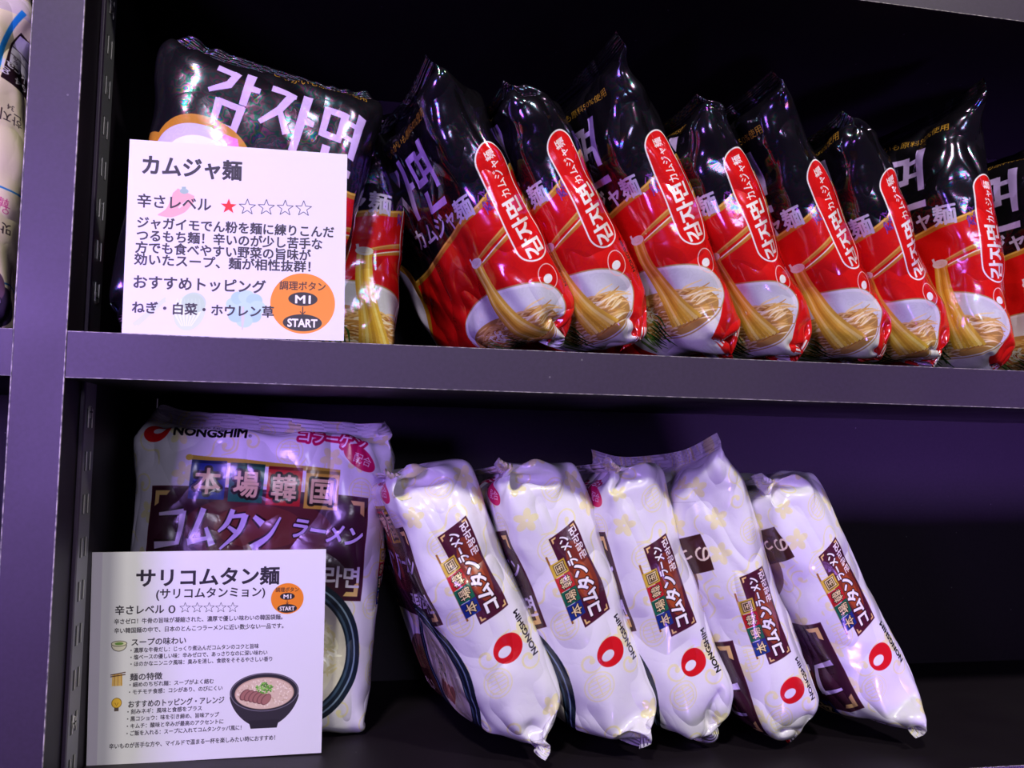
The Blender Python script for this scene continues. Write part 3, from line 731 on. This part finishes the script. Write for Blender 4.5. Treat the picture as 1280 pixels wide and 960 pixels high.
# ------------------------------------------------------------------ film and card materials
CREASE = .8
def film(name, img, rough, black=False, seal=False, L=.2, CREASE=.8):
    m = mat(name, (.5, .5, .5), rough); n = m.node_tree.nodes; l = m.node_tree.links; b = n['Principled BSDF']
    t = n.new('ShaderNodeTexImage'); t.image = img; t.interpolation = 'Cubic'; t.extension = 'EXTEND'
    uv = n.new('ShaderNodeUVMap'); uv.uv_map = 'print'; l.new(uv.outputs[0], t.inputs[0]); l.new(t.outputs[0], b.inputs['Base Color'])
    tc = n.new('ShaderNodeTexCoord')
    nz = n.new('ShaderNodeTexNoise'); nz.inputs['Scale'].default_value = 90; nz.inputs['Detail'].default_value = 2; nz.inputs['Roughness'].default_value = .5
    l.new(tc.outputs['Object'], nz.inputs['Vector'])
    vo = n.new('ShaderNodeTexVoronoi'); vo.feature = 'DISTANCE_TO_EDGE'; vo.inputs['Scale'].default_value = 42; l.new(nz.outputs['Color'], vo.inputs['Vector'])
    ds = n.new('ShaderNodeVectorMath'); ds.operation = 'MULTIPLY_ADD'; ds.inputs[1].default_value = (.02, .02, .02)
    l.new(nz.outputs['Color'], ds.inputs[0]); l.new(tc.outputs['Object'], ds.inputs[2]); l.new(ds.outputs[0], vo.inputs['Vector'])
    mr = n.new('ShaderNodeMapRange'); mr.inputs[2].default_value = .12; l.new(vo.outputs[0], mr.inputs[0])
    ad = n.new('ShaderNodeMath'); ad.operation = 'MULTIPLY_ADD'; ad.inputs[1].default_value = .35; l.new(mr.outputs[0], ad.inputs[0]); l.new(nz.outputs[0], ad.inputs[2])
    bp = n.new('ShaderNodeBump'); bp.inputs['Strength'].default_value = .13 if black else .17; bp.inputs['Distance'].default_value = .0012
    l.new(ad.outputs[0], bp.inputs['Height']); last = bp
    # sharp creases: ridged noise, long along the bag
    mp = n.new('ShaderNodeMapping'); mp.inputs['Scale'].default_value = (1.0, 1.0, .62); mp.inputs['Rotation'].default_value = (.3, .5, .2); l.new(tc.outputs['Object'], mp.inputs[0])
    prev = None
    for sc_, dist in ((17, .020), (38, .0085)):
        rn = n.new('ShaderNodeTexNoise'); rn.inputs['Scale'].default_value = sc_; rn.inputs['Detail'].default_value = 0; rn.inputs['Distortion'].default_value = .6; l.new(mp.outputs[0], rn.inputs[0])
        s1 = n.new('ShaderNodeMath'); s1.operation = 'SUBTRACT'; s1.inputs[1].default_value = .5; l.new(rn.outputs[0], s1.inputs[0])
        s2 = n.new('ShaderNodeMath'); s2.operation = 'ABSOLUTE'; l.new(s1.outputs[0], s2.inputs[0])
        b1 = n.new('ShaderNodeBump'); b1.inputs['Strength'].default_value = CREASE; b1.inputs['Distance'].default_value = dist
        l.new(s2.outputs[0], b1.inputs['Height']); l.new(last.outputs[0], b1.inputs['Normal']); last = b1
    if seal:
        sp = n.new('ShaderNodeSeparateXYZ'); l.new(uv.outputs[0], sp.inputs[0])
        w = n.new('ShaderNodeMath'); w.operation = 'MULTIPLY'; w.inputs[1].default_value = L/.0024*6.283; l.new(sp.outputs[1], w.inputs[0])
        s_ = n.new('ShaderNodeMath'); s_.operation = 'SINE'; l.new(w.outputs[0], s_.inputs[0])
        b2 = n.new('ShaderNodeBump'); b2.inputs['Strength'].default_value = .9; b2.inputs['Distance'].default_value = .0005
        l.new(s_.outputs[0], b2.inputs['Height']); l.new(last.outputs[0], b2.inputs['Normal']); last = b2
    l.new(last.outputs[0], b.inputs['Normal'])
    b.inputs['Coat Weight'].default_value = .3 if black else .3; b.inputs['Coat Roughness'].default_value = .05 if black else .12
    l.new(last.outputs[0], b.inputs['Coat Normal'])
    if black:
        # holographic laminate: an interference film whose thickness drifts over the bag
        b.inputs['Specular IOR Level'].default_value = .5
        b.inputs['Thin Film IOR'].default_value = 1.85
        b.inputs['Specular Tint'].default_value = (.72, .6, 1, 1)
        m2 = n.new('ShaderNodeMapRange'); m2.inputs[1].default_value = .3; m2.inputs[2].default_value = .7; m2.inputs[3].default_value = 250; m2.inputs[4].default_value = 900
        l.new(nz.outputs[0], m2.inputs[0]); l.new(m2.outputs[0], b.inputs['Thin Film Thickness'])
    return m
imgB, PB, LB = art_black(); imgW, imgWt, PW, LW = art_white(); imgC, PC, LC = art_cream()
FB = (film('black_red_film', imgB, .16, True), film('black_red_seal', imgB, .2, True, True, LB))
imgB2 = art_black(True)[0]; FB2 = (film('black_tilted_film', imgB2, .24, True, CREASE=.25), film('black_tilted_seal', imgB2, .3, True, True, LB, .2))
FW = (film('white_print_film', imgW, .27), film('white_print_seal', imgW, .3, False, True, LW))
FWt = (film('white_turned_film', imgWt, .27), film('white_turned_seal', imgWt, .3, False, True, LW))
FC = (film('cream_film', imgC, .3), film('cream_seal', imgC, .3, False, True, LC))

GB = 'black and red noodle packets leaning on the upper shelf'; GW = 'white noodle packets on the lower shelf'
def B(label, x, y, az, lean, seed, bend=0., T=.046, L=.216, **kw):
    return bag(label, GB, 'noodle_packet', FB, x, y, 0, az, lean, 4, .135, T, L, .162, .009, seed, bend=bend, **kw)
def Wp(label, x, y, az, lean, seed, m=FW, bend=0., tau=4, L=.240, T=.058, **kw):
    return bag(label, GW, 'noodle_packet', m, x, y, ZF, az, lean, tau, .155, T, L, .176, .012, seed, bend=bend, **kw)
bag('black potato noodle packet facing front and tilted clockwise behind the upper card', GB, 'noodle_packet', FB2, .0755, .039, 0, -99, -9, 6, .116, .040, .212, .165, .010, 11, iters=260)
bag('upright black noodle packet facing front, its noodle picture showing right of the upper card', GB, 'noodle_packet', FB, .112, .095, 0, -90, -1, 5, .135, .040, .212, .165, .010, 12)
B('first side-on black and red packet right of the gap, its face lettering readable', .2855, .035, -18, 25, 2, dv=-.004, bend=-1.2, ear_t=.02)
B('second side-on black and red packet from the gap', .340, .035, -18, 25, 3, dv=.010, bend=-1.5)
B('third side-on black and red packet from the gap, its top seal standing highest', .4050, .035, -18, 24, 5, dv=.022, bend=-.5, L=.245, ear_t=.03)
B('fourth side-on black and red packet from the gap', .4590, .035, -18, 25, 6, dv=.010, bend=-.3, L=.214, ear_t=.015)
B('fifth side-on black and red packet from the gap, with a pointed top seal', .5210, .035, -18, 26, 7, dv=.011, bend=-.9, L=.236, ear_t=.03)
B('sixth side-on black and red packet, with a crumpled label, left of the upright one', .5690, .035, -18, 22, 8, dv=.002, bend=-.8, L=.214)
B('nearly upright black and red packet with a peaked top, second from the right edge', .6220, .035, -16, 7, 9, dv=.012, bend=.35, L=.240, ear_t=.025)
B('black and red packet cut by the right edge of the photo, on the upper shelf', .6950, .035, -16, 2, 10)
bag('white beef noodle packet facing front behind the lower card, coloured flags on its front', GW, 'noodle_packet', FW, .0915, .135, ZF, -90, -3, 3, .158, .050, .254, .204, .011, 21, dv=.010)
Wp('leftmost side-on white packet, next to the front-facing one', .2770, .052, -6, 21, 22, dv=.011, bend=-1, ear_t=.03, ear_b=.028)
Wp('second side-on white packet, with a broad crumpled hood and pink badge', .3410, .052, -8, 17.5, 23, dv=.008, bend=-.9, T=.062, ear_t=.008, ear_b=.026)
Wp('middle side-on white packet, third of the five leaning on the lower shelf', .4000, .052, -8, 16.5, 24, bend=-.5, L=.234)
Wp('fourth side-on white packet, with its ridged top seal standing up', .4680, .052, -8, 21, 25, FWt, dv=-.016, bend=.15, L=.246, ear_t=.035)
Wp('rightmost white packet, its ridged bottom seal sticking out over bare shelf', .5420, .052, -8, 24, 26, FWt, dv=-.003, bend=-.8, ear_b=.03, L=.236)
bag('cream noodle packet turned upside down in the left bay, with a blue line', None, 'noodle_packet', FC, -.112, .040, 0, -90, 3, 4, .135, .04, .250, .18, .012, 31)

# ------------------------------------------------------------------ cards
def card(name, label, img, w, h, loc, tilt, roll, yaw):
    m = mat(name+'_print', (.8, .8, .8), .5); n = m.node_tree.nodes; l = m.node_tree.links; b = n['Principled BSDF']
    t = n.new('ShaderNodeTexImage'); t.image = img; t.interpolation = 'Cubic'; l.new(t.outputs[0], b.inputs['Base Color'])
    nz = n.new('ShaderNodeTexNoise'); nz.inputs['Scale'].default_value = 60; bp = n.new('ShaderNodeBump'); bp.inputs['Strength'].default_value = .12; bp.inputs['Distance'].default_value = .0008
    tc = n.new('ShaderNodeTexCoord'); l.new(tc.outputs['Object'], nz.inputs[0]); l.new(nz.outputs[0], bp.inputs['Height']); l.new(bp.outputs[0], b.inputs['Normal'])
    b.inputs['Coat Weight'].default_value = .25; b.inputs['Coat Roughness'].default_value = .25
    paper = mat('paper_edge', (.75, .73, .76), .7)
    bm = bmesh.new(); uvl = bm.loops.layers.uv.new('print'); nx, nz_ = 12, 12; th = .0004
    def pt(i, j, back): 
        x, z = (i/nx-.5)*w, j/nz_*h
        return (x, (th if back else 0)+.0012*math.sin(math.pi*j/nz_)*math.cos(math.pi*(i/nx-.5)), z)
    F_ = {}
    for bk in (0, 1):
        for i in range(nx+1):
            for j in range(nz_+1): F_[i, j, bk] = bm.verts.new(pt(i, j, bk))
    for i in range(nx):
        for j in range(nz_):
            f = bm.faces.new([F_[i, j, 0], F_[i+1, j, 0], F_[i+1, j+1, 0], F_[i, j+1, 0]]); f.material_index = 0
            for lp, (a, c_) in zip(f.loops, ((i, j), (i+1, j), (i+1, j+1), (i, j+1))): lp[uvl].uv = (a/nx, c_/nz_)
            g = bm.faces.new([F_[i, j, 1], F_[i, j+1, 1], F_[i+1, j+1, 1], F_[i+1, j, 1]]); g.material_index = 1
    for i in range(nx):
        for j in (0, nz_): bm.faces.new([F_[i, j, 0], F_[i+1, j, 0], F_[i+1, j, 1], F_[i, j, 1]]).material_index = 1
    for j in range(nz_):
        for i in (0, nx): bm.faces.new([F_[i, j, 0], F_[i, j+1, 0], F_[i, j+1, 1], F_[i, j, 1]]).material_index = 1
    o = link(name, bm, [m, paper], None, smooth=False)
    o.location = loc; o.rotation_euler = (math.radians(-tilt), math.radians(roll), math.radians(yaw))
    o['label'] = label; o['category'] = 'card'; o['group'] = 'printed product cards'
i1, w1, h1 = card_one(); i2, w2, h2 = card_two()
card('product_card', 'square white card with an orange button, standing on the upper shelf edge', i1, w1, h1, (.0893, .0024, .0003), 1.5, -.8, 0)
card('product_card', 'white card with a soup bowl picture, standing on the lower shelf', i2, .1445, h2*.992, (.0735, .0850, ZF+.0003), -3.0, -.6, 0)
